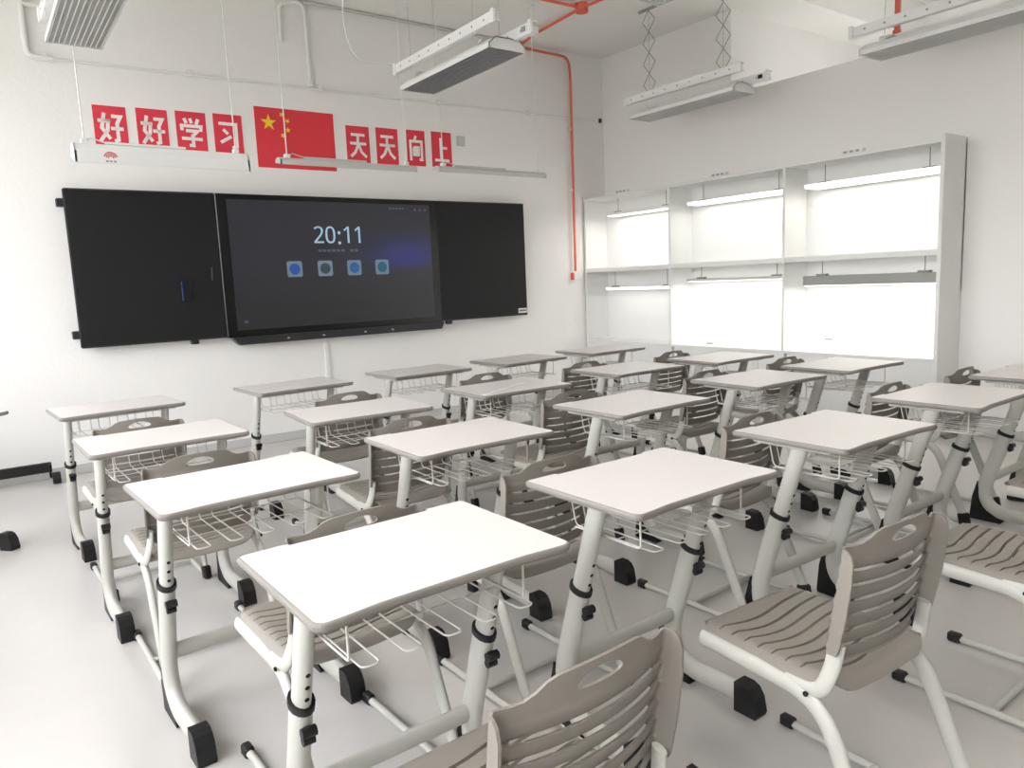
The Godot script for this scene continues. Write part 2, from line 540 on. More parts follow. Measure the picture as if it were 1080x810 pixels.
func make_desk() -> Node3D:
	var d := Node3D.new()
	var H := 0.75
	var o0 := top_outline(0.006)
	var st := begin()
	var idx := Geometry2D.triangulate_polygon(o0)
	for i in range(0, idx.size(), 3):
		var p := []
		for k in 3:
			p.append(Vector3(o0[idx[i + k]].x, H, o0[idx[i + k]].y))
		tri(st, p[0], p[1], p[2], Vector3.UP, Vector3.UP, Vector3.UP)
	part("tabletop", st, M.top, d)
	st = begin()
	var rings := [[0.006, H], [0.002, H - 0.002], [0.0, H - 0.006], [0.0, H - 0.012], [0.003, H - 0.018], [0.012, H - 0.021]]
	var outs := []
	for r in rings:
		outs.append(top_outline(r[0]))
	for i in rings.size() - 1:
		var a: PackedVector2Array = outs[i]
		var b: PackedVector2Array = outs[i + 1]
		var n := a.size()
		for k in n:
			var j := (k + 1) % n
			var p0 := Vector3(a[k].x, rings[i][1], a[k].y)
			var p1 := Vector3(a[j].x, rings[i][1], a[j].y)
			var q0 := Vector3(b[k].x, rings[i + 1][1], b[k].y)
			var q1 := Vector3(b[j].x, rings[i + 1][1], b[j].y)
			var nn := (p1 - p0).cross(q0 - p0)
			if nn.length_squared() < 1e-14:
				nn = (q1 - q0).cross(q0 - p0)
			nn = nn.normalized()
			var c := Vector3(p0.x, 0, p0.z)
			if nn.dot(c) < 0.0 and absf(nn.y) < 0.9:
				nn = -nn
			quad(st, p0, p1, q1, q0, nn)
	var bot := top_outline(0.012)
	for i in range(0, idx.size(), 3):
		var p := []
		for k in 3:
			p.append(Vector3(bot[idx[i + k]].x, H - 0.021, bot[idx[i + k]].y))
		tri(st, p[0], p[1], p[2], Vector3.DOWN, Vector3.DOWN, Vector3.DOWN)
	part("edge_band", st, M.edge, d)
	st = begin()
	box(st, Vector3(0, H - 0.013, -0.2145), Vector3(0.356, 0.006, 0.013))
	part("pen_tray", st, M.edge, d)
	var X := Vector3.RIGHT
	for s in [-1.0, 1.0]:
		var x: float = 0.235 * s
		# lower sleeve: slanting column that bends into the foot
		st = begin()
		var path := [Vector3(x, 0.46, -0.055)]
		path.append_array([Vector3(x, 0.24, -0.122)])
		var arc := [Vector3(x, 0.24, -0.122), Vector3(x, 0.03, -0.185), Vector3(x, 0.052, 0.02)]
		for k in range(1, 13):
			var t := k / 12.0
			path.append((arc[0].lerp(arc[1], t)).lerp(arc[1].lerp(arc[2], t), t))
		path.append(Vector3(x, 0.052, 0.15))
		sweep(st, path, 0.0235, 0.034, X, 14)
		var leg := part("leg", st, M.steel, d)
		st = begin()
		sweep(st, [Vector3(x, 0.43, -0.064), Vector3(x, H - 0.025, 0.026)], 0.0195, 0.0295, X, 14)
		box(st, Vector3(x, H - 0.03, 0.0), Vector3(0.05, 0.012, 0.30), Basis.IDENTITY, 0.003)
		part("inner_column", st, M.steel, leg)
		var dir := Vector3(0, 0.295, 0.09).normalized()
		var fw := X.cross(dir).normalized() * 1.0      # across the column, in the plane of the leg
		if fw.z < 0.0:
			fw = -fw
		st = begin()
		var cc := Vector3(x, 0.462, -0.0545)
		sweep(st, [cc - dir * 0.008, cc - dir * 0.0055, cc + dir * 0.0055, cc + dir * 0.008], 0.0275, 0.038, X, 14)
		part("collar", st, M.black, leg)
		st = begin()
		var kc := cc - dir * 0.052 + fw * 0.045
		box(st, kc - fw * 0.006, Vector3(0.02, 0.03, 0.02), Basis(X, dir, X.cross(dir)), 0.004)
		cylinder(st, kc - X * 0.016 + dir * 0.009, kc + X * 0.016 + dir * 0.009, 0.012, 8)
		cylinder(st, kc - X * 0.013 - dir * 0.012, kc + X * 0.013 - dir * 0.012, 0.011, 8)
		part("knob", st, M.black, leg)
		st = begin()
		for k in 3:
			var hc := cc + dir * (0.03 + 0.032 * k) + fw * 0.0287
			sweep(st, [hc - fw * 0.002, hc + fw * 0.001], 0.0055, 0.0055, X, 8)
		part("adjusting_holes", st, M.hole, leg)
		# rubber heel behind the bend and cap at the end of the foot
		st = begin()
		prism(st, PackedVector2Array([Vector2(-0.168, 0.20), Vector2(-0.188, 0.12), Vector2(-0.197, 0.012), Vector2(-0.192, 0.0), Vector2(-0.055, 0.0), Vector2(-0.045, 0.01), Vector2(-0.08, 0.03), Vector2(-0.135, 0.085)]), x - 0.017, x + 0.017, Basis(Vector3(0, 0, 1), Vector3(0, 1, 0), Vector3(1, 0, 0)))
		part("heel_wedge", st, M.black, leg)
		st = begin()
		prism(st, PackedVector2Array([Vector2(0.125, 0.0), Vector2(0.2, 0.0), Vector2(0.205, 0.012), Vector2(0.196, 0.06), Vector2(0.18, 0.084), Vector2(0.16, 0.093), Vector2(0.125, 0.093)]), x - 0.0265, x + 0.0265, Basis(Vector3(0, 0, 1), Vector3(0, 1, 0), Vector3(1, 0, 0)))
		part("foot_cap", st, M.black, leg)
	st = begin()
	sweep(st, [Vector3(-0.235, 0.215, -0.128), Vector3(0.235, 0.215, -0.128)], 0.028, 0.017, Vector3(0, 1, 0.3), 12)
	part("crossbar", st, M.steel, d)
	st = begin()
	sweep(st, [Vector3(-0.235, H - 0.045, 0.0), Vector3(0.235, H - 0.045, 0.0)], 0.012, 0.012, Vector3.UP, 8)
	part("top_rail", st, M.steel, d)
	# wire basket under the top, open towards the sitter
	st = begin()
	var yb := H - 0.125
	var r := 0.0023
	for k in 5:
		var xa := -0.2 + k * 0.0915
		var xb := xa + 0.038
		var hp := [Vector3(xa, H - 0.025, -0.13), Vector3(xa, yb, -0.105), Vector3(xa, yb, 0.19), Vector3(xb, yb, 0.19), Vector3(xb, yb, -0.105), Vector3(xb, H - 0.025, -0.13)]
		sweep(st, fillet(hp, 0.014, 3), r, r, Vector3.ZERO, 5)
	for z in [-0.1, 0.05]:
		sweep(st, [Vector3(-0.208, yb - 0.004, z), Vector3(0.208, yb - 0.004, z)], r, r, Vector3.ZERO, 5)
	for s in [-1.0, 1.0]:
		var fr := [Vector3(0.208 * s, yb - 0.002, -0.1), Vector3(0.208 * s, yb, 0.15), Vector3(0.208 * s, H - 0.02, 0.15)]
		sweep(st, fillet(fr, 0.012, 3), r * 1.3, r * 1.3, Vector3.ZERO, 5)
	part("wire_basket", st, M.wire, d)
	return d

# ------------------------------------------------------------------ chairs
func back_point(u: float, v: float) -> Vector3:
	# u across, v up the back: a shallow hollow in the middle, with rims turned back at both sides
	var a := absf(u)
	var a0 := 0.168
	var k := (1.42 + 0.34) / 0.02
	var x := minf(a, a0)
	var z := 0.03 * (1.0 - pow(x / a0, 2.0))
	if a > a0:
		var b := minf(a - a0, 0.02)
		var th := -0.34 + k * b
		x += (sin(th) - sin(-0.34)) / k
		z -= (cos(th) - cos(0.34)) / k
		if a > a0 + 0.02:
			x += (a - a0 - 0.02) * cos(1.42)
			z += (a - a0 - 0.02) * sin(1.42)
	if v < 0.252:
		var fr := fposmod((v - 0.0) / 0.036, 1.0)
		var saw := 1.0 - 2.0 * fr
		if fr < 0.12:
			saw = -1.0 + 2.0 * fr / 0.12
		var fade := (1.0 - 0.88 * clampf((a - 0.168) / 0.02, 0.0, 1.0)) * clampf((0.252 - v) / 0.01, 0.0, 1.0)
		z -= 0.0042 * fade * saw
	return Vector3(signf(u) * x, 0.475 + v * 0.98, 0.15 + z + 0.14 * v)

func seat_point(u: float, w: float) -> Vector3:
	var a := absf(u) / 0.193
	var y := 0.447 - 0.014 * (1.0 - a * a) * clampf((w + 0.2) / 0.12, 0.0, 1.0)
	var e := minf(0.193 - absf(u), minf(w + 0.205, 0.19 - w))
	if e < 0.035:
		var t := (0.035 - e) / 0.035
		y -= 0.026 * t * t
	if w < -0.12:
		y -= 0.25 * pow((-0.12 - w), 1.5)
	return Vector3(u, y, w)

func make_chair() -> Node3D:
	var d := Node3D.new()
	# seat with eight wavy slots
	var outl := rounded_rect(0.386, 0.395, 0.07, 6, Vector2(0, -0.0075))
	var slots := []
	for k in 8:
		var z0 := -0.135 + k * 0.038
		var half := 0.176 if k < 7 else 0.16
		var up := PackedVector2Array()
		var dn := PackedVector2Array()
		for i in 17:
			var t := i / 16.0
			var x := lerpf(-half, half, t)
			var z := z0 + 0.009 * sin(t * TAU) + 0.010 * (1.0 - pow(2.0 * t - 1.0, 2.0))
			var hw := 0.0042 * minf(1.0, minf(t, 1.0 - t) * 30.0 + 0.3)
			up.append(Vector2(x, z - hw))
			dn.append(Vector2(x, z + hw))
		dn.reverse()
		up.append_array(dn)
		slots.append(up)
	var st := begin()
	plate(st, outl, slots, 22, 20, seat_point, 0.011)
	part("seat", st, M.taupe, d)
	# back with a grip hole and seven slots
	var b := PackedVector2Array()
	var prof := [[0.0, 0.0], [0.15, 0.0], [0.168, 0.008], [0.176, 0.03], [0.208, 0.034], [0.213, 0.042], [0.218, 0.12], [0.218, 0.2], [0.213, 0.25], [0.206, 0.266], [0.195, 0.275], [0.175, 0.278], [0.15, 0.277], [0.13, 0.279], [0.112, 0.288], [0.098, 0.299], [0.08, 0.306], [0.04, 0.309], [0.0, 0.310]]
	for p in prof:
		b.append(Vector2(p[0], p[1]))
	for i in range(prof.size() - 2, 0, -1):
		b.append(Vector2(-prof[i][0], prof[i][1]))
	var holes := []
	var grip := PackedVector2Array()
	for k in 24:
		var a := TAU * k / 24
		grip.append(Vector2(0.047 * cos(a), 0.2785 + 0.0145 * sin(a) - 0.003 * cos(2.0 * a)))
	holes.append(grip)
	for k in 7:
		var v0 := 0.0022 + (k + 1) * 0.036 if k < 6 else 0.006
		var sl := PackedVector2Array()
		var lo := PackedVector2Array()
		for i in 13:
			var u := lerpf(-0.148, 0.148, i / 12.0)
			var hw := 0.0028 * minf(1.0, minf(i, 12 - i) * 0.8 + 0.35)
			sl.append(Vector2(u, v0 - hw))
			lo.append(Vector2(u, v0 + hw))
		lo.reverse()
		sl.append_array(lo)
		if k < 6:
			holes.append(sl)
	st = begin()
	plate(st, b, holes, 36, 62, back_point, 0.005)
	part("backrest", st, M.taupe, d)
	# steel frame
	var X := Vector3.RIGHT
	for s in [-1.0, 1.0]:
		var x: float = 0.194 * s
		st = begin()
		var p := [Vector3(x, 0.412, -0.175), Vector3(x, 0.402, 0.155), Vector3(x, 0.05, 0.305)]
		sweep(st, fillet(p, 0.09, 8), 0.0125, 0.021, X, 12)
		var leg := part("leg", st, M.steel, d)
		st = begin()
		box(st, Vector3(x, 0.03, 0.311), Vector3(0.034, 0.062, 0.05), Basis(X, -0.2), 0.007)
		part("foot_boot", st, M.black, leg)
		st = begin()
		sweep(st, fillet([Vector3(x, 0.41, 0.07), Vector3(x, 0.412, 0.155), Vector3(x * 0.91, 0.48, 0.172), Vector3(x * 0.89, 0.53, 0.178)], 0.05, 6), 0.0085, 0.018, X, 10)
		part("back_post", st, M.steel, d)
		st = begin()
		sweep(st, [Vector3(x, 0.017, 0.30), Vector3(x, 0.017, -0.20)], 0.0115, 0.0115, Vector3.UP, 8)
		var run := part("floor_runner", st, M.steel, d)
		st = begin()
		box(st, Vector3(x, 0.0175, -0.205), Vector3(0.028, 0.034, 0.045), Basis.IDENTITY, 0.006)
		part("runner_cap", st, M.black, run)
		st = begin()
		sweep(st, [Vector3(x + 0.014 * s, 0.408, 0.13), Vector3(x + 0.019 * s, 0.408, 0.13)], 0.006, 0.006, Vector3.UP, 8)
		part("bolt", st, M.hole, leg)
	st = begin()
	sweep(st, [Vector3(-0.194, 0.02, 0.06), Vector3(0.194, 0.02, 0.06)], 0.0105, 0.0105, Vector3.UP, 8)
	part("floor_crossbar", st, M.steel, d)
	st = begin()
	for z in [-0.12, 0.1]:
		sweep(st, [Vector3(-0.19, 0.404, z), Vector3(0.19, 0.404, z)], 0.009, 0.009, Vector3.UP, 8)
	part("seat_crossbars", st, M.steel, d)
	return d

func furniture() -> void:
	var rows := ["row nearest the blackboard", "second row from the blackboard", "third row from the blackboard", "fourth row from the blackboard"]
	var cols := {"E": "nearest the lit shelves", "D": "second from the lit shelves", "C": "third from the lit shelves", "B": "fourth from the lit shelves", "A": "fifth from the lit shelves", "Z": "sixth from the lit shelves"}
	# x, z, yaw in degrees (from the photograph's perspective), then the chair's x, z, yaw
	var spots := {
		"A1": [0.682, 1.999, 3.7, 0.66, 2.55, 2.0], "A2": [0.689, 3.113, 1.9, 0.69, 3.52, 1.0], "A3": [0.732, 4.097, 2.7, 0.815, 4.53, 3.0], "A4": [0.816, 4.992, 0.9, 0.785, 5.42, 2.0],
		"B1": [1.649, 2.003, 3.5, 1.66, 2.58, 1.0], "B2": [1.542, 3.164, -3.6, 1.54, 3.50, -2.0], "B3": [1.557, 4.04, -0.1, 1.50, 4.455, 1.0], "B4": [1.633, 4.956, 0.5, 1.69, 5.425, -3.0],
		"C1": [2.507, 2.021, 0.6, 2.57, 2.53, 1.0], "C2": [2.438, 3.131, -0.8, 2.44, 3.48, -1.0], "C3": [2.508, 4.015, 1.3, 2.49, 4.475, 1.5], "C4": [2.567, 4.965, -1.5, 2.57, 5.52, 0.0],
		"D1": [3.337, 2.043, 3.5, 3.33, 2.59, -2.0], "D2": [3.408, 3.097, -0.9, 3.41, 3.51, 0.0], "D3": [3.491, 3.994, -2.1, 3.52, 4.48, 1.0], "D4": [3.531, 4.955, 0.2, 3.55, 5.42, 0.0],
		"E1": [4.151, 2.052, -0.2, 4.11, 2.63, 2.0], "E2": [4.195, 3.195, -1.5, 4.197, 3.49, 0.0], "E3": [4.263, 4.027, -1.4, 4.24, 4.50, 1.0], "E4": [4.43, 4.985, 0.0, 4.42, 5.45, 0.0],
		"Z1": [-0.145, 1.71, 40.0],
	}
	var desk := make_desk()
	var chair := make_chair()
	for key in spots:
		var q: Array = spots[key]
		var row: String = rows[int(key.substr(1)) - 1]
		var col: String = cols[key.substr(0, 1)]
		var d: Node3D = desk.duplicate()
		d.name = numbered("school_desk")
		add_child(d)
		d.position = Vector3(q[0], 0, q[1])
		d.rotation_degrees.y = q[2]
		tag(d, "off-white school desk in the %s, %s" % [row, col], "desk", "school desks set out in rows")
		if q.size() < 6:
			continue
		var c: Node3D = chair.duplicate()
		c.name = numbered("school_chair")
		add_child(c)
		c.position = Vector3(q[3], 0, q[4])
		c.rotation_degrees.y = q[5]
		tag(c, "taupe slotted plastic chair in the %s, %s" % [row, col], "chair", "taupe chairs behind the desks")
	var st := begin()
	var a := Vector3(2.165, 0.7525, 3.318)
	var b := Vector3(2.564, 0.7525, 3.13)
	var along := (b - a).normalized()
	box(st, (a + b) * 0.5, Vector3((b - a).length(), 0.004, 0.02), Basis(along, Vector3.UP, along.cross(Vector3.UP)), 0.001)  # white strip painted in place of a lamp reflection on the desktop
	solo("painted_reflection_strip", st, mat(Color(0.98, 0.98, 0.98), 0.35), "thin white strip painted as a lamp reflection slantwise across a desk in the second row", "strip")
	desk.free()
	chair.free()

# ------------------------------------------------------------------ board and posters
func board() -> void:
	var x0 := 0.746
	var x1 := 4.929
	var y0 := 0.955
	var y1 := 2.12
	var b := thing("smart_blackboard", "wide black sliding smart blackboard with a lit screen in its middle", "blackboard")
	var st := begin()
	box2(st, Vector3(x0 + 0.03, y0 + 0.04, 0.0), Vector3(x1 - 0.03, y1 - 0.03, 0.06))
	part("back_frame", st, M.tray, b)
	for p in [[x0, 1.80], [3.865, x1]]:
		st = begin()
		box2(st, Vector3(p[0], y0, 0.06), Vector3(p[1], y1, 0.10), 0.008)
		var w := part("writing_panel", st, M.board, b)
		for yy in [y0 + 0.005, y1 - 0.005]:
			st = begin()
			box2(st, Vector3(p[0] + 0.01, yy - 0.005, 0.1), Vector3(p[1] - 0.01, yy + 0.005, 0.106))
			part("panel_trim", st, M.tray, w)
	st = begin()
	box2(st, Vector3(1.80, y0 - 0.005, 0.05), Vector3(3.865, y1 + 0.0, 0.105), 0.006)
	var disp := part("display_bezel", st, M.bezel, b)
	# screen with its picture
	var img := Image.create(512, 288, false, Image.FORMAT_RGB8)
	for j in 288:
		for i in 512:
			var u := i / 511.0
			var v := j / 287.0
			var c := Color(0.115, 0.115, 0.135)
			var g := exp(-pow((u - 0.86) / 0.2, 2.0) - pow((v - 0.44) / 0.15, 2.0))
			if v > 0.52 + 0.08 * (1.0 - u):
				g *= exp(-pow((v - 0.52 - 0.08 * (1.0 - u)) / 0.04, 2.0))
			c = c.lerp(Color(0.11, 0.13, 0.33), g * 0.95)
			c = c.lerp(Color(0.10, 0.10, 0.10), clampf((v - 0.55) / 0.3, 0.0, 1.0) * 0.7)
			img.set_pixel(i, j, c)
	var tex := ImageTexture.create_from_image(img)
	var sm := mat(Color(0.03, 0.03, 0.035), 0.3)
	sm.emission_enabled = true
	sm.emission = Color.BLACK
	sm.emission_texture = tex
	sm.emission_operator = BaseMaterial3D.EMISSION_OP_ADD
	sm.emission_energy_multiplier = 1.7
	var sx0 := 1.885
	var sx1 := 3.778
	var sy0 := 1.006
	var sy1 := 2.075
	st = begin()
	var zs := 0.1065
	for t in [[0, 1, 2], [0, 2, 3]]:
		var cs := [Vector3(sx0, sy1, zs), Vector3(sx1, sy1, zs), Vector3(sx1, sy0, zs), Vector3(sx0, sy0, zs)]
		var uv := [Vector2(0, 0), Vector2(1, 0), Vector2(1, 1), Vector2(0, 1)]
		for k in t:
			st.set_normal(Vector3(0, 0, 1))
			st.set_uv(uv[k])
			st.add_vertex(cs[k])
	var scr := part("screen", st, sm, disp)
	scr.set_meta("label", "dark lock screen showing the time and four app icons")
	var digit := glow(Color(0.60, 0.72, 0.80), 0.38)
	for k in 5:
		text_on(scr, "20:11"[k], Vector3(2.832 + [-0.181, -0.075, 0.006, 0.087, 0.193][k], 1.79 if k != 2 else 1.783, zs + 0.0015), 0.145, digit, "clock_digit")
	# date line, too small to read in the photograph: short bars
	st = begin()
	for k in 9:
		if k == 6:
			continue
		box(st, Vector3(2.65 + k * 0.043, 1.655, zs + 0.001), Vector3(0.033, 0.022, 0.001))
	for k in 5:
		box(st, Vector3(3.36 + k * 0.033, 2.035, zs + 0.001), Vector3(0.022, 0.015, 0.001))
	for k in 3:
		box(st, Vector3(3.62 + k * 0.055, 2.025, zs + 0.001), Vector3(0.022, 0.022, 0.001))
	box(st, Vector3(1.96, 1.075, zs + 0.001), Vector3(0.03, 0.02, 0.001))
	part("status_line", st, glow(Color(0.30, 0.33, 0.38), 0.32), scr)
	var icols := [Color(0.12, 0.28, 0.55), Color(0.20, 0.26, 0.28), Color(0.16, 0.33, 0.55), Color(0.10, 0.32, 0.42)]
	for k in 4:
		var cx := 2.41 + k * 0.277
		st = begin()
		prism(st, rounded_rect(0.135, 0.135, 0.018, 4, Vector2(cx, 1.50)), zs + 0.001, zs + 0.002)
		part("app_icon", st, glow(Color(0.40, 0.47, 0.52), 0.36), scr)
		st = begin()
		var ring := PackedVector2Array()
		for a in 20:
			ring.append(Vector2(cx, 1.50) + Vector2(cos(TAU * a / 20), sin(TAU * a / 20)) * 0.048)
		prism(st, ring, zs + 0.002, zs + 0.003)
		part("icon_disc", st, glow(icols[k], 0.42), scr)
	# tray with loudspeakers under the display
	st = begin()
	prism(st, PackedVector2Array([Vector2(1.83, 0.952), Vector2(3.87, 0.952), Vector2(3.84, 0.885), Vector2(1.89, 0.885)]), 0.03, 0.125)
	var tray := part("speaker_tray", st, M.tray, b)
	st = begin()
	for x in [2.30, 2.62, 3.02, 3.3]:
		box(st, Vector3(x, 0.915, 0.126), Vector3(0.02, 0.012, 0.004), Basis.IDENTITY, 0.001)
	part("tray_buttons", st, M.alu, tray)
	# hanging brackets at the corners
	for p in [[x0 - 0.02, y1 - 0.1], [x0 - 0.02, y0 + 0.1]]:
		st = begin()
		box(st, Vector3(p[0], p[1], 0.05), Vector3(0.05, 0.06, 0.05), Basis.IDENTITY, 0.006)
		part("bracket", st, M.tray, b)
	for x in [1.55, 3.96]:
		st = begin()
		box(st, Vector3(x, y0 - 0.015, 0.06), Vector3(0.06, 0.04, 0.05), Basis.IDENTITY, 0.006)
		part("bracket", st, M.tray, b)
	st = begin()
	box(st, Vector3(4.86, y0 + 0.05, 0.1015), Vector3(0.11, 0.05, 0.003), Basis.IDENTITY, 0.001)
	var lab := part("name_label", st, M.paper, b)
	st = begin()
	for k in 4:
		box(st, Vector3(4.825 + k * 0.023, y0 + 0.05, 0.1035), Vector3(0.016, 0.02, 0.001))
	part("label_print", st, M.tray, lab)
	# eraser held to the left panel, and a painted reflection line
	st = begin()
	box(st, Vector3(1.52, 1.35, 0.112), Vector3(0.07, 0.16, 0.022), Basis.IDENTITY, 0.006)
	var hk := solo("board_eraser", st, mat(Color(0.02, 0.03, 0.05), 0.3), "small dark eraser held on the left writing panel of the blackboard", "eraser")
	st = begin()
	box(st, Vector3(1.484, 1.35, 0.115), Vector3(0.005, 0.15, 0.02), Basis.IDENTITY, 0.001)
	part("blue_edge", st, mat(Color(0.05, 0.22, 0.5), 0.3), hk)
	st = begin()
	sweep(st, [Vector3(1.72, 1.43, 0.108), Vector3(1.725, 1.53, 0.108)], 0.006)  # grey bar standing in for a line of reflected light on the panel
	solo("painted_reflection_bar", st, mat(Color(0.22, 0.22, 0.23), 0.4), "thin grey stylus, a painted reflection on the blackboard beside the screen", "glint")

func text_on(parent: Node, s: String, at: Vector3, height: float, m: Material, called: String) -> void:
	var t := TextMesh.new()
	t.text = s
	var f := SystemFont.new()
	f.font_names = PackedStringArray(["Droid Sans"])
	t.font = f
	t.font_size = 64
	t.pixel_size = height / 46.0
	t.depth = 0.001
	var o := MeshInstance3D.new()
	o.mesh = t
	o.material_override = m
	o.name = called
	parent.add_child(o, true)
	o.position = at

func strokes_of(ch: String) -> Array:
	match ch:
		"hao": return [[[29, 4], [16, 52], [45, 86]], [[42, 24], [37, 60], [7, 94]], [[3, 29], [50, 29]], [[55, 13], [90, 13], [75, 36]], [[75, 34], [75, 88], [60, 92]], [[50, 52], [98, 52]]]
		"xue": return [[[22, 4], [30, 20]], [[46, 3], [52, 19]], [[80, 4], [70, 22]], [[10, 44], [10, 28], [90, 28], [87, 44]], [[26, 44], [74, 44], [53, 60]], [[53, 56], [53, 92], [36, 92]], [[7, 70], [93, 70]]]
		"xi": return [[[10, 13], [85, 13], [84, 88], [62, 92]], [[28, 32], [48, 47]], [[14, 76], [62, 54]]]
		"tian": return [[[13, 13], [87, 13]], [[6, 45], [94, 45]], [[50, 13], [48, 52], [32, 78], [8, 94]], [[52, 48], [66, 76], [93, 94]]]
		"xiang": return [[[50, 2], [40, 20]], [[12, 97], [12, 23], [88, 23], [88, 92], [70, 92]], [[34, 46], [66, 46], [66, 74], [34, 74], [34, 46]]]
		_: return [[[44, 4], [44, 88]], [[44, 42], [84, 42]], [[5, 90], [95, 90]]]

func poster(x0: float, x1: float, y0: float, y1: float, ch: String, label: String) -> void:
	var st := begin()
	box2(st, Vector3(x0, y0, 0.0), Vector3(x1, y1, 0.003))
	var o := solo("slogan_poster", st, M.red, label, "poster", "red slogan posters above the blackboard")
	st = begin()
	var w := (x1 - x0) * 0.80
	var h := (y1 - y0) * 0.74
	var ox := (x0 + x1) * 0.5 - w * 0.5
	var oy := (y0 + y1) * 0.5 + h * 0.5 - (y1 - y0) * 0.01
	for s in strokes_of(ch):
		var line := PackedVector2Array()
		for p in s:
			line.append(Vector2(ox + p[0] * 0.01 * w, oy - p[1] * 0.01 * h))
		for poly in Geometry2D.offset_polyline(line, 0.0125, Geometry2D.JOIN_MITER, Geometry2D.END_BUTT):
			if not Geometry2D.is_polygon_clockwise(poly):
				prism(st, poly, 0.003, 0.004)
	part("lettering", st, M.paper, o)

func star(c: Vector2, r: float, turn: float) -> PackedVector2Array:
	var out := PackedVector2Array()
	for k in 10:
		var a := turn + PI * 0.5 + TAU * k / 10
		out.append(c + Vector2(cos(a), sin(a)) * (r if k % 2 == 0 else r * 0.385))
	return out

func posters() -> void:
	var names := {"hao": "good", "xue": "study", "xi": "practise", "tian": "day", "xiang": "towards", "shang": "up"}
	var items := [[1.012, 1.236, "hao", "first red poster with a white character, farthest from the display shelves"], [1.305, 1.527, "hao", "second red poster with a white character, beside the farthest one from the shelves"], [1.587, 1.814, "xue", "red poster with the white character for study, third in the row"], [1.872, 2.10, "xi", "red poster with a white open hooked character, just before the flag"], [3.02, 3.247, "tian", "red poster with the white character for day, just after the flag"], [3.316, 3.54, "tian", "red poster with the white character for day, second after the flag"], [3.635, 3.832, "xiang", "red poster with a white boxed character, next to the last of the row"], [3.906, 4.132, "shang", "last red poster, with the white character for up, nearest the shelves"]]
	for k in items.size():
		var it: Array = items[k]
		var lift := 0.004 * k
		poster(it[0], it[1], 2.435 + lift * 0.8, 2.745 + lift * 1.6, it[2], it[3])
	var st := begin()
	box2(st, Vector3(2.209, 2.36, 0.0), Vector3(2.907, 2.855, 0.003))
	var f := solo("flag_poster", st, M.flag, "red flag poster with one large and four small yellow stars", "poster")
	var u := 0.698 / 30.0
	var c0 := Vector2(2.209, 2.855)
	var big := c0 + Vector2(5, -5) * u * Vector2(1, 1.06)
	st = begin()
	prism(st, star(big, 3.0 * u, 0.0), 0.003, 0.004)
	part("star", st, M.yellow, f)
	for p in [[10, 2], [12, 4], [12, 7], [10, 9]]:
		var c := c0 + Vector2(p[0], -p[1] * 1.06) * u
		st = begin()
		prism(st, star(c, 1.1 * u, (big - c).angle() - PI * 0.5), 0.003, 0.004)
		part("star", st, M.yellow, f)

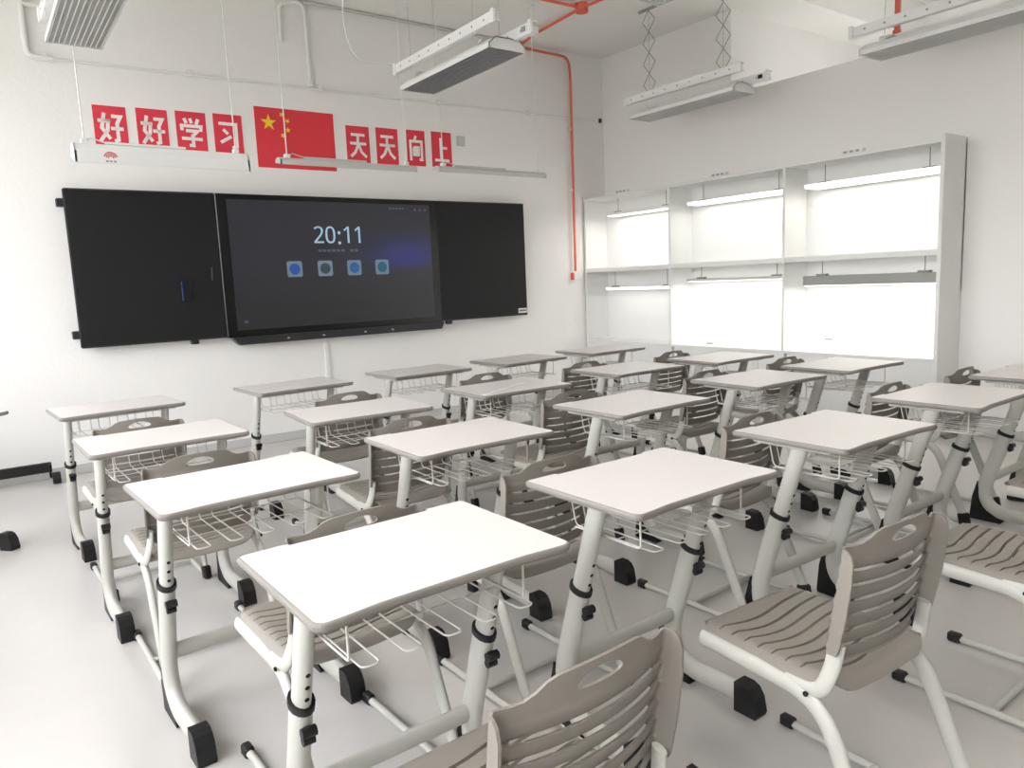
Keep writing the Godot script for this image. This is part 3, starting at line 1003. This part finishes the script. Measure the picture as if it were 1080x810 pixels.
# ------------------------------------------------------------------ lit display shelves
func shelves() -> void:
	var xf := 5.845
	var xb := ROOM_R
	var zs := [0.012, 1.283, 2.575, 3.87]
	var t := thing("display_shelf", "white six-bay display shelf with lamps in every bay on the right wall", "shelf")
	var st := begin()
	box2(st, Vector3(xb - 0.02, 0.0, zs[0]), Vector3(xb - 0.001, 2.2, zs[3]))
	part("back_panel", st, M.shelf, t)
	for i in 4:
		st = begin()
		var z: float = zs[i]
		if i == 0:
			box2(st, Vector3(xf, 0.0, z), Vector3(xb - 0.02, 2.215, z + 0.025), 0.002)
		elif i == 3:
			box2(st, Vector3(xf, 0.0, z - 0.03), Vector3(xb - 0.001, 2.235, z), 0.002)
		else:
			box2(st, Vector3(xf, 0.0, z - 0.0125), Vector3(xb - 0.02, 2.2, z + 0.0125), 0.002)
		part("upright", st, M.shelf, t)
	for i in 3:
		for y in [0.60, 1.40, 2.19]:
			st = begin()
			var a: float = zs[i] + (0.025 if i == 0 else 0.0125)
			var b: float = zs[i + 1] - (0.03 if i == 2 else 0.0125)
			var th := 0.045 if y > 1.0 and y < 2.0 else 0.025
			box2(st, Vector3(xf + 0.002, y - th * 0.5, a), Vector3(xb - 0.02, y + th * 0.5, b), 0.002)
			part("shelf_board", st, M.shelf, t)
		st = begin()
		box2(st, Vector3(xf + 0.03, 0.0, zs[i] + 0.025), Vector3(xf + 0.05, 0.59, zs[i + 1] - 0.03))
		part("kick_panel", st, M.shelf, t)
		st = begin()
		box2(st, Vector3(xf + 0.01, 2.205, zs[i] + 0.5), Vector3(xf + 0.06, 2.235, zs[i] + 0.68), 0.003)
		part("name_holder", st, M.white, t)
		st = begin()
		for k in 3:
			box(st, Vector3(xf + 0.009, 2.22, zs[i] + 0.54 + k * 0.05), Vector3(0.002, 0.016, 0.03))
		part("print", st, M.grey, t)
	var spec := [
		# z0, z1, bottom y, top y, depth x0, x1, housing, energy, side glow, label
		[0.30, 1.22, 1.985, 2.02, 5.93, 6.08, "white", 0.42, false, "slim white lamp hanging in the top bay beside the blackboard wall"],
		[1.45, 2.55, 1.985, 2.015, 5.92, 6.10, "white", 0.24, true, "glowing white panel lamp hanging in the top middle bay"],
		[2.73, 3.83, 1.985, 2.02, 5.90, 6.10, "white", 0.28, true, "glowing white panel lamp hanging in the top bay nearest the room"],
		[0.24, 1.25, 1.175, 1.205, 5.95, 6.02, "white", 0.1, true, "bright slim tube lamp hanging in the bottom bay beside the blackboard wall"],
		[1.43, 2.55, 1.235, 1.265, 5.93, 6.06, "pale_grey", 0.5, false, "slim grey lamp hanging in the bottom middle bay"],
		[2.73, 3.83, 1.17, 1.255, 5.90, 6.06, "grey", 0.6, false, "deep grey trough lamp hanging in the bottom bay nearest the room"],
	]
	var lit := glow(Color(1.0, 0.995, 0.98), 1.5)
	for s in spec:
		var zc: float = (s[0] + s[1]) * 0.5
		var ln: float = s[1] - s[0]
		var xc: float = (s[4] + s[5]) * 0.5
		var w: float = s[5] - s[4]
		var o := thing("shelf_lamp", s[9], "lamp", Vector3(xc, s[2], zc), 0.0, "lamps in the display shelf")
		st = begin()
		var h: float = s[3] - s[2]
		box2(st, Vector3(-w * 0.5, 0.006, -ln * 0.5), Vector3(w * 0.5, h, ln * 0.5), 0.004)
		part("housing", st, M[s[6]], o)
		st = begin()
		box2(st, Vector3(-w * 0.5 + 0.008, 0.0, -ln * 0.5 + 0.01), Vector3(w * 0.5 - 0.008, 0.006, ln * 0.5 - 0.01))
		part("diffuser", st, lit, o)
		if s[8]:
			st = begin()
			box2(st, Vector3(-w * 0.5 - 0.004, 0.004, -ln * 0.5 + 0.01), Vector3(-w * 0.5, h - 0.004, ln * 0.5 - 0.01))
			part("glowing_edge", st, lit, o)
		var top: float = (2.175 if s[2] > 1.5 else 1.377) - s[2]
		for k in [-0.38, 0.38]:
			st = begin()
			sweep(st, [Vector3(0.0, top, k * ln), Vector3(0, h + 0.02, k * ln), Vector3(0, h, k * ln)], 0.004, 0.004, Vector3.RIGHT, 6)
			box(st, Vector3(0, h + 0.008, k * ln), Vector3(0.05, 0.016, 0.09), Basis.IDENTITY, 0.003)
			part("hanger", st, M.grey, o)
		var al := AreaLight3D.new()
		al.name = "lamp_light"
		o.add_child(al)
		al.area_size = Vector2(w - 0.02, ln - 0.02)
		al.position = Vector3(0, -0.003, 0)
		al.rotation_degrees = Vector3(-90, 0, 0)
		al.light_color = Color(1.0, 0.99, 0.97)
		al.light_energy = s[7]
		al.area_range = 12.0
		al.shadow_enabled = true
	# small power boxes on the back of two bays
	st = begin()
	box(st, Vector3(xb - 0.037, 0.74, 2.83), Vector3(0.03, 0.1, 0.1), Basis.IDENTITY, 0.005)
	var so := solo("power_socket", st, M.white, "white socket low in the bottom bay nearest the room", "socket")
	st = begin()
	box(st, Vector3(xb - 0.052, 0.70, 2.83), Vector3(0.008, 0.012, 0.07))
	part("socket_slot", st, M.grey, so)
	st = begin()
	box(st, Vector3(xb - 0.15, 0.618, 1.62), Vector3(0.03, 0.016, 0.07), Basis.IDENTITY, 0.004)
	solo("lamp_clip", st, M.grey, "small grey clip lying in the bottom middle bay", "clip")

# ------------------------------------------------------------------ hanging lamps
func louvre_lamp(xc: float, z0: float, style: int, label: String, energy := 0.0) -> void:
	var y := 2.8
	var L := 1.2
	var W := 0.295
	var o := thing("ceiling_lamp", label, "lamp", Vector3(xc, y, z0 + L * 0.5), 0.0, "louvred lamps hanging from the ceiling")
	var st := begin()
	# housing: shallow trough, narrower on top
	var hp := PackedVector2Array([Vector2(-W * 0.5, 0.0), Vector2(-W * 0.5, 0.03), Vector2(-W * 0.32, 0.075), Vector2(W * 0.32, 0.075), Vector2(W * 0.5, 0.03), Vector2(W * 0.5, 0.0), Vector2(W * 0.5 - 0.006, 0.0), Vector2(W * 0.5 - 0.006, 0.028), Vector2(W * 0.31, 0.068), Vector2(-W * 0.31, 0.068), Vector2(-W * 0.5 + 0.006, 0.028), Vector2(-W * 0.5 + 0.006, 0.0)])
	prism(st, hp, -L * 0.5, L * 0.5)
	for s in [-1.0, 1.0]:
		prism(st, PackedVector2Array([Vector2(-W * 0.5, 0.0), Vector2(-W * 0.5, 0.03), Vector2(-W * 0.32, 0.075), Vector2(W * 0.32, 0.075), Vector2(W * 0.5, 0.03), Vector2(W * 0.5, 0.0)]), s * L * 0.5, s * (L * 0.5 - 0.006))
	part("housing", st, M.white_metal, o)
	var bm: Material = M.dark_alu if style == 1 else M.alu
	var n := 11
	for k in n:
		st = begin()
		box(st, Vector3(-W * 0.5 + 0.012 + (W - 0.024) * k / (n - 1), 0.012, 0), Vector3(0.0045, 0.022, L - 0.02))
		part("louvre_blade", st, bm, o)
	st = begin()
	for k in 48:
		box(st, Vector3(0, 0.013, -L * 0.5 + 0.02 + (L - 0.04) * k / 47.0), Vector3(W - 0.02, 0.018, 0.003))
	var cb := part("cross_blades", st, bm, o)
	cb.set_meta("kind", "stuff")
	for s in [-1.0, 1.0]:
		st = begin()
		sweep(st, [Vector3(s * 0.07, 0.05, -L * 0.48), Vector3(s * 0.07, 0.05, L * 0.48)], 0.012, 0.012, Vector3.UP, 10)
		part("tube", st, M.tube_on if energy > 0.0 else M.tube_off, o)
	if energy > 0.0:
		var al := AreaLight3D.new()
		al.name = "lamp_light"
		o.add_child(al)
		al.area_size = Vector2(W - 0.03, L - 0.04)
		al.position = Vector3(0, 0.034, 0)
		al.rotation_degrees = Vector3(-90, 0, 0)
		al.light_color = Color(1.0, 0.98, 0.95)
		al.light_energy = energy
		al.area_range = 14.0
		al.shadow_enabled = true
	# carrying rails with holes, hung from the ceiling
	var rails := [[-0.15, 0.17, 0.0], [0.05, 0.10, 0.12]]
	for r in rails:
		st = begin()
		var zc: float = r[2]
		box(st, Vector3(r[0], r[1], zc), Vector3(0.006, 0.062, 1.36), Basis.IDENTITY, 0.001)
		box(st, Vector3(r[0] + 0.02, r[1] + 0.031, zc), Vector3(0.04, 0.005, 1.36))
		box(st, Vector3(r[0] + 0.02, r[1] - 0.031, zc), Vector3(0.04, 0.005, 1.36))
		for e in [-1.0, 1.0]:
			box(st, Vector3(r[0] - 0.006, r[1], zc + e * 0.66), Vector3(0.012, 0.085, 0.03), Basis.IDENTITY, 0.002)
		var rail := part("carrying_rail", st, M.white_metal, o)
		st = begin()
		for k in 9:
			sweep(st, [Vector3(r[0] - 0.002, r[1], zc - 0.56 + k * 0.14), Vector3(r[0] - 0.0045, r[1], zc - 0.56 + k * 0.14)], 0.008, 0.008, Vector3.UP, 8)
		part("rail_holes", st, M.grey, rail)
	st = begin()
	box(st, Vector3(0.09, 0.1, L * 0.5 + 0.12), Vector3(0.1, 0.05, 0.07), Basis.IDENTITY, 0.006)
	var cn := part("connector", st, M.white, o)
	st = begin()
	box(st, Vector3(0.037, 0.1, L * 0.5 + 0.12), Vector3(0.006, 0.03, 0.04))
	part("connector_face", st, M.tray if style == 2 else M.grey, cn)
	var ceil_y := CEIL if z0 < 2.0 else CEIL2
	for e in [-0.42, 0.42]:
		st = begin()
		if style == 2:      # scissor hanger
			var yb := 0.2
			var yt := ceil_y - y - 0.02
			var k := 4
			var hh := (yt - yb) / k
			for i in k:
				for s in [-1.0, 1.0]:
					sweep(st, [Vector3(-0.05, yb + i * hh, e), Vector3(-0.05, yb + (i + 0.5) * hh, e + s * 0.075)], 0.0035, 0.0035, Vector3.RIGHT, 6)
					sweep(st, [Vector3(-0.05, yb + (i + 0.5) * hh, e + s * 0.075), Vector3(-0.05, yb + (i + 1) * hh, e)], 0.0035, 0.0035, Vector3.RIGHT, 6)
			sweep(st, [Vector3(-0.05, yb, e), Vector3(-0.05, yt, e)], 0.0018, 0.0018, Vector3.RIGHT, 5)
			box(st, Vector3(-0.05, yt + 0.01, e), Vector3(0.03, 0.02, 0.24), Basis.IDENTITY, 0.003)
			box(st, Vector3(-0.05, yb - 0.005, e), Vector3(0.2, 0.012, 0.12), Basis.IDENTITY, 0.003)
			part("scissor_hanger", st, M.grey, o)
		else:
			for x in [-0.145, 0.07]:
				sweep(st, [Vector3(x, 0.09, e), Vector3(x, ceil_y - y, e)], 0.0022, 0.0022, Vector3.RIGHT, 5)
			sweep(st, [Vector3(-0.06, ceil_y - y - 0.022, e), Vector3(-0.06, ceil_y - y, e)], 0.06, 0.06, Vector3.RIGHT, 16)
			box(st, Vector3(-0.04, 0.09, e), Vector3(0.12, 0.02, 0.05), Basis.IDENTITY, 0.003)
			part("cable_hanger", st, M.pale_grey, o)

func board_lamp(x0: float, x1: float, y: float, h: float, w: float, m: Material, label: String, logo: bool) -> void:
	var z := 0.9
	var L := x1 - x0
	var o := thing("board_lamp", label, "lamp", Vector3((x0 + x1) * 0.5, y, z), 0.0, "lamps hanging before the blackboard")
	var st := begin()
	# asymmetric reflector: curved shield on the room side
	var pr := PackedVector2Array([Vector2(w * 0.5, 0.0), Vector2(w * 0.5, h * 0.55), Vector2(w * 0.32, h * 0.92), Vector2(0.0, h), Vector2(-w * 0.35, h * 0.92), Vector2(-w * 0.5, h * 0.6), Vector2(-w * 0.5, h * 0.45), Vector2(-w * 0.3, h * 0.7), Vector2(0.0, h * 0.8), Vector2(w * 0.3, h * 0.7), Vector2(w * 0.42, 0.0)])
	prism(st, pr, -L * 0.5, L * 0.5, Basis(Vector3(0, 0, 1), Vector3(0, 1, 0), Vector3(-1, 0, 0)))
	for s in [-1.0, 1.0]:
		prism(st, PackedVector2Array([Vector2(w * 0.5, 0.0), Vector2(w * 0.5, h * 0.55), Vector2(w * 0.32, h * 0.92), Vector2(0.0, h), Vector2(-w * 0.35, h * 0.92), Vector2(-w * 0.5, h * 0.6), Vector2(-w * 0.5, h * 0.4)]), s * (L * 0.5 + 0.002), s * (L * 0.5 - 0.012), Basis(Vector3(0, 0, 1), Vector3(0, 1, 0), Vector3(-1, 0, 0)))
	part("reflector", st, m, o)
	st = begin()
	sweep(st, [Vector3(-L * 0.47, h * 0.5, 0), Vector3(L * 0.47, h * 0.5, 0)], 0.013, 0.013, Vector3.UP, 10)
	part("tube", st, M.tube_off, o)
	for s in [-1.0, 1.0]:
		st = begin()
		var x: float = s * (L * 0.5 - 0.07)
		sweep(st, [Vector3(x, h, 0), Vector3(x, CEIL - y, 0)], 0.0045, 0.0045, Vector3.RIGHT, 6)
		box(st, Vector3(x, h + 0.012, 0), Vector3(0.04, 0.03, 0.04), Basis.IDENTITY, 0.004)
		sweep(st, [Vector3(x, CEIL - y - 0.03, 0), Vector3(x, CEIL - y, 0)], 0.05, 0.05, Vector3.RIGHT, 14)
		part("hanger", st, M.white, o)
	st = begin()
	box(st, Vector3(-L * 0.1, h + 0.008, 0), Vector3(L * 0.45, 0.016, 0.03), Basis.IDENTITY, 0.003)
	sweep(st, [Vector3(-L * 0.5 + 0.09, h + 0.02, 0.0), Vector3(-L * 0.4, h + 0.035, 0.0), Vector3(-L * 0.32, h + 0.01, 0.0)], 0.004, 0.004, Vector3.UP, 6)
	part("driver_box", st, m, o)
	if logo:
		var lx := -L * 0.5 + 0.2
		st = begin()
		for k in 3:
			var ring := PackedVector2Array()
			for a in 13:
				var ang := deg_to_rad(20.0 + 140.0 * a / 12.0)
				ring.append(Vector2(lx, h * 0.24) + Vector2(cos(ang), sin(ang)) * (0.016 + 0.011 * k))
			for poly in Geometry2D.offset_polyline(ring, 0.0035):
				prism(st, poly, w * 0.5, w * 0.5 + 0.001)
		part("emblem", st, mat(Color(0.78, 0.25, 0.24), 0.6), o)
		st = begin()
		for k in 3:
			box(st, Vector3(lx - 0.022 + k * 0.022, h * 0.1, w * 0.5 + 0.0005), Vector3(0.015, 0.011, 0.001))
		part("small_print", st, M.grey, o)

func lamps() -> void:
	louvre_lamp(0.79, 1.2, 0, "louvred lamp hanging over the desks by the windows, near the blackboard")
	louvre_lamp(3.11, 1.17, 1, "louvred lamp with cables hanging before the middle of the blackboard")
	louvre_lamp(5.53, 1.21, 2, "louvred lamp on scissor hangers over the shelves, beside the corner column")
	louvre_lamp(5.55, 3.46, 0, "long white louvred lamp over the end of the shelves, away from the blackboard")
	louvre_lamp(3.27, 3.4, 0, "louvred lamp over the middle desks, one row behind the blackboard lamps")
	louvre_lamp(0.79, 3.45, 0, "lit louvred lamp over the desks by the windows, middle of the room", 2.6)
	for x in [0.79, 3.2, 5.55]:
		louvre_lamp(x, 5.75, 0, "lit louvred lamp over the rear of the classroom, %s" % {0.79: "by the windows", 3.2: "between the others", 5.55: "by the right wall"}[x], 2.8)
	board_lamp(0.75, 1.83, 2.17, 0.13, 0.16, M.white, "white board lamp with a red emblem, over the first two posters", true)
	board_lamp(2.06, 3.19, 2.235, 0.055, 0.11, M.pale_grey, "grey board lamp hanging before the red flag poster", false)
	board_lamp(3.405, 4.55, 2.25, 0.055, 0.11, M.pale_grey, "grey board lamp hanging past the last slogan poster", false)
	var st := begin()
	sweep(st, fillet([Vector3(2.62, CEIL, 1.05), Vector3(2.58, 3.25, 1.05), Vector3(2.66, 3.0, 1.05), Vector3(2.95, 3.02, 1.1)], 0.2, 8), 0.006, 0.006, Vector3.ZERO, 6)
	solo("loose_cable", st, M.white, "white cable hanging in a loop from the ceiling before the flag", "cable")
	# red alarm conduit: on the ceiling, then down the wall beside the shelves
	var y := CEIL - 0.035
	st = begin()
	sweep(st, fillet([Vector3(4.97, y - 0.03, 0.075), Vector3(5.66, 3.70, 0.045), Vector3(5.68, 3.5, 0.045), Vector3(5.672, 1.4, 0.045)], 0.12, 6), 0.014, 0.014, Vector3.ZERO, 8)
	var rw := solo("red_wall_conduit", st, M.pipe_red, "red conduit bending down the wall beside the display shelves", "conduit")
	st = begin()
	sweep(st, fillet([Vector3(4.86, y, 1.16), Vector3(4.93, y, 0.35), Vector3(4.97, y - 0.02, 0.09)], 0.12, 6), 0.014, 0.014, Vector3.ZERO, 8)
	sweep(st, [Vector3(4.86, y, 1.16), Vector3(3.9, y, 1.12)], 0.014, 0.014, Vector3.UP, 8)
	sweep(st, fillet([Vector3(4.86, y, 1.16), Vector3(4.9, y, 1.55), Vector3(4.5, y, 1.42), Vector3(4.2, y, 1.46)], 0.1, 5), 0.014, 0.014, Vector3.UP, 8)
	var rp := solo("red_conduit", st, M.pipe_red, "red conduit branching over the ceiling from a red junction box", "conduit")
	st = begin()
	sweep(st, [Vector3(4.86, y - 0.04, 1.16), Vector3(4.86, y + 0.034, 1.16)], 0.06, 0.06, Vector3.RIGHT, 8)
	part("junction_box", st, M.pipe_red, rp)
	for yy in [2.95, 2.3]:
		st = begin()
		box(st, Vector3(5.676, yy, 0.025), Vector3(0.045, 0.03, 0.05), Basis.IDENTITY, 0.004)
		part("pipe_clip", st, M.white, rw)
	st = begin()
	box(st, Vector3(5.69, 1.345, 0.03), Vector3(0.09, 0.09, 0.06), Basis.IDENTITY, 0.006)
	var cb := solo("call_point", st, M.white, "small white call box at the lower end of the red conduit", "box")
	st = begin()
	box(st, Vector3(5.64, 1.345, 0.03), Vector3(0.012, 0.08, 0.05), Basis.IDENTITY, 0.002)
	part("red_side", st, M.pipe_red, cb)
	st = begin()
	sweep(st, [Vector3(5.85, 3.02, 3.5), Vector3(5.85, CEIL2, 3.5)], 0.02, 0.02, Vector3.RIGHT, 10)
	sweep(st, [Vector3(5.85, 2.98, 3.5), Vector3(5.85, 3.03, 3.5)], 0.03, 0.03, Vector3.RIGHT, 10)
	solo("sprinkler_pipe", st, M.pipe_red, "short red sprinkler pipe dropping from the ceiling behind the shelf-end lamp", "pipe")
	st = begin()
	box(st, Vector3(4.24, 2.72, 0.012), Vector3(0.09, 0.09, 0.024), Basis.IDENTITY, 0.004)
	solo("wall_socket", st, M.pale_grey, "small pale socket on the wall past the last slogan poster", "socket")
	# black wheeled bar at the foot of the wall by the windows
	st = begin()
	box2(st, Vector3(-1.15, 0.085, 0.14), Vector3(0.46, 0.155, 0.18), 0.004)
	var bar := solo("wheeled_bar", st, M.black, "black bar on a caster low along the blackboard wall, by the windows", "bar")
	st = begin()
	sweep(st, [Vector3(0.455, 0.042, 0.2), Vector3(0.505, 0.042, 0.2)], 0.042, 0.042, Vector3.UP, 16)
	sweep(st, [Vector3(-1.0, 0.042, 0.2), Vector3(-0.95, 0.042, 0.2)], 0.042, 0.042, Vector3.UP, 16)
	box2(st, Vector3(0.44, 0.05, 0.15), Vector3(0.452, 0.15, 0.22))
	box2(st, Vector3(-1.012, 0.05, 0.15), Vector3(-1.0, 0.15, 0.22))
	part("casters", st, M.black, bar)

func _ready() -> void:
	stage()
	materials()
	room()
	board()
	posters()
	shelves()
	lamps()
	furniture()
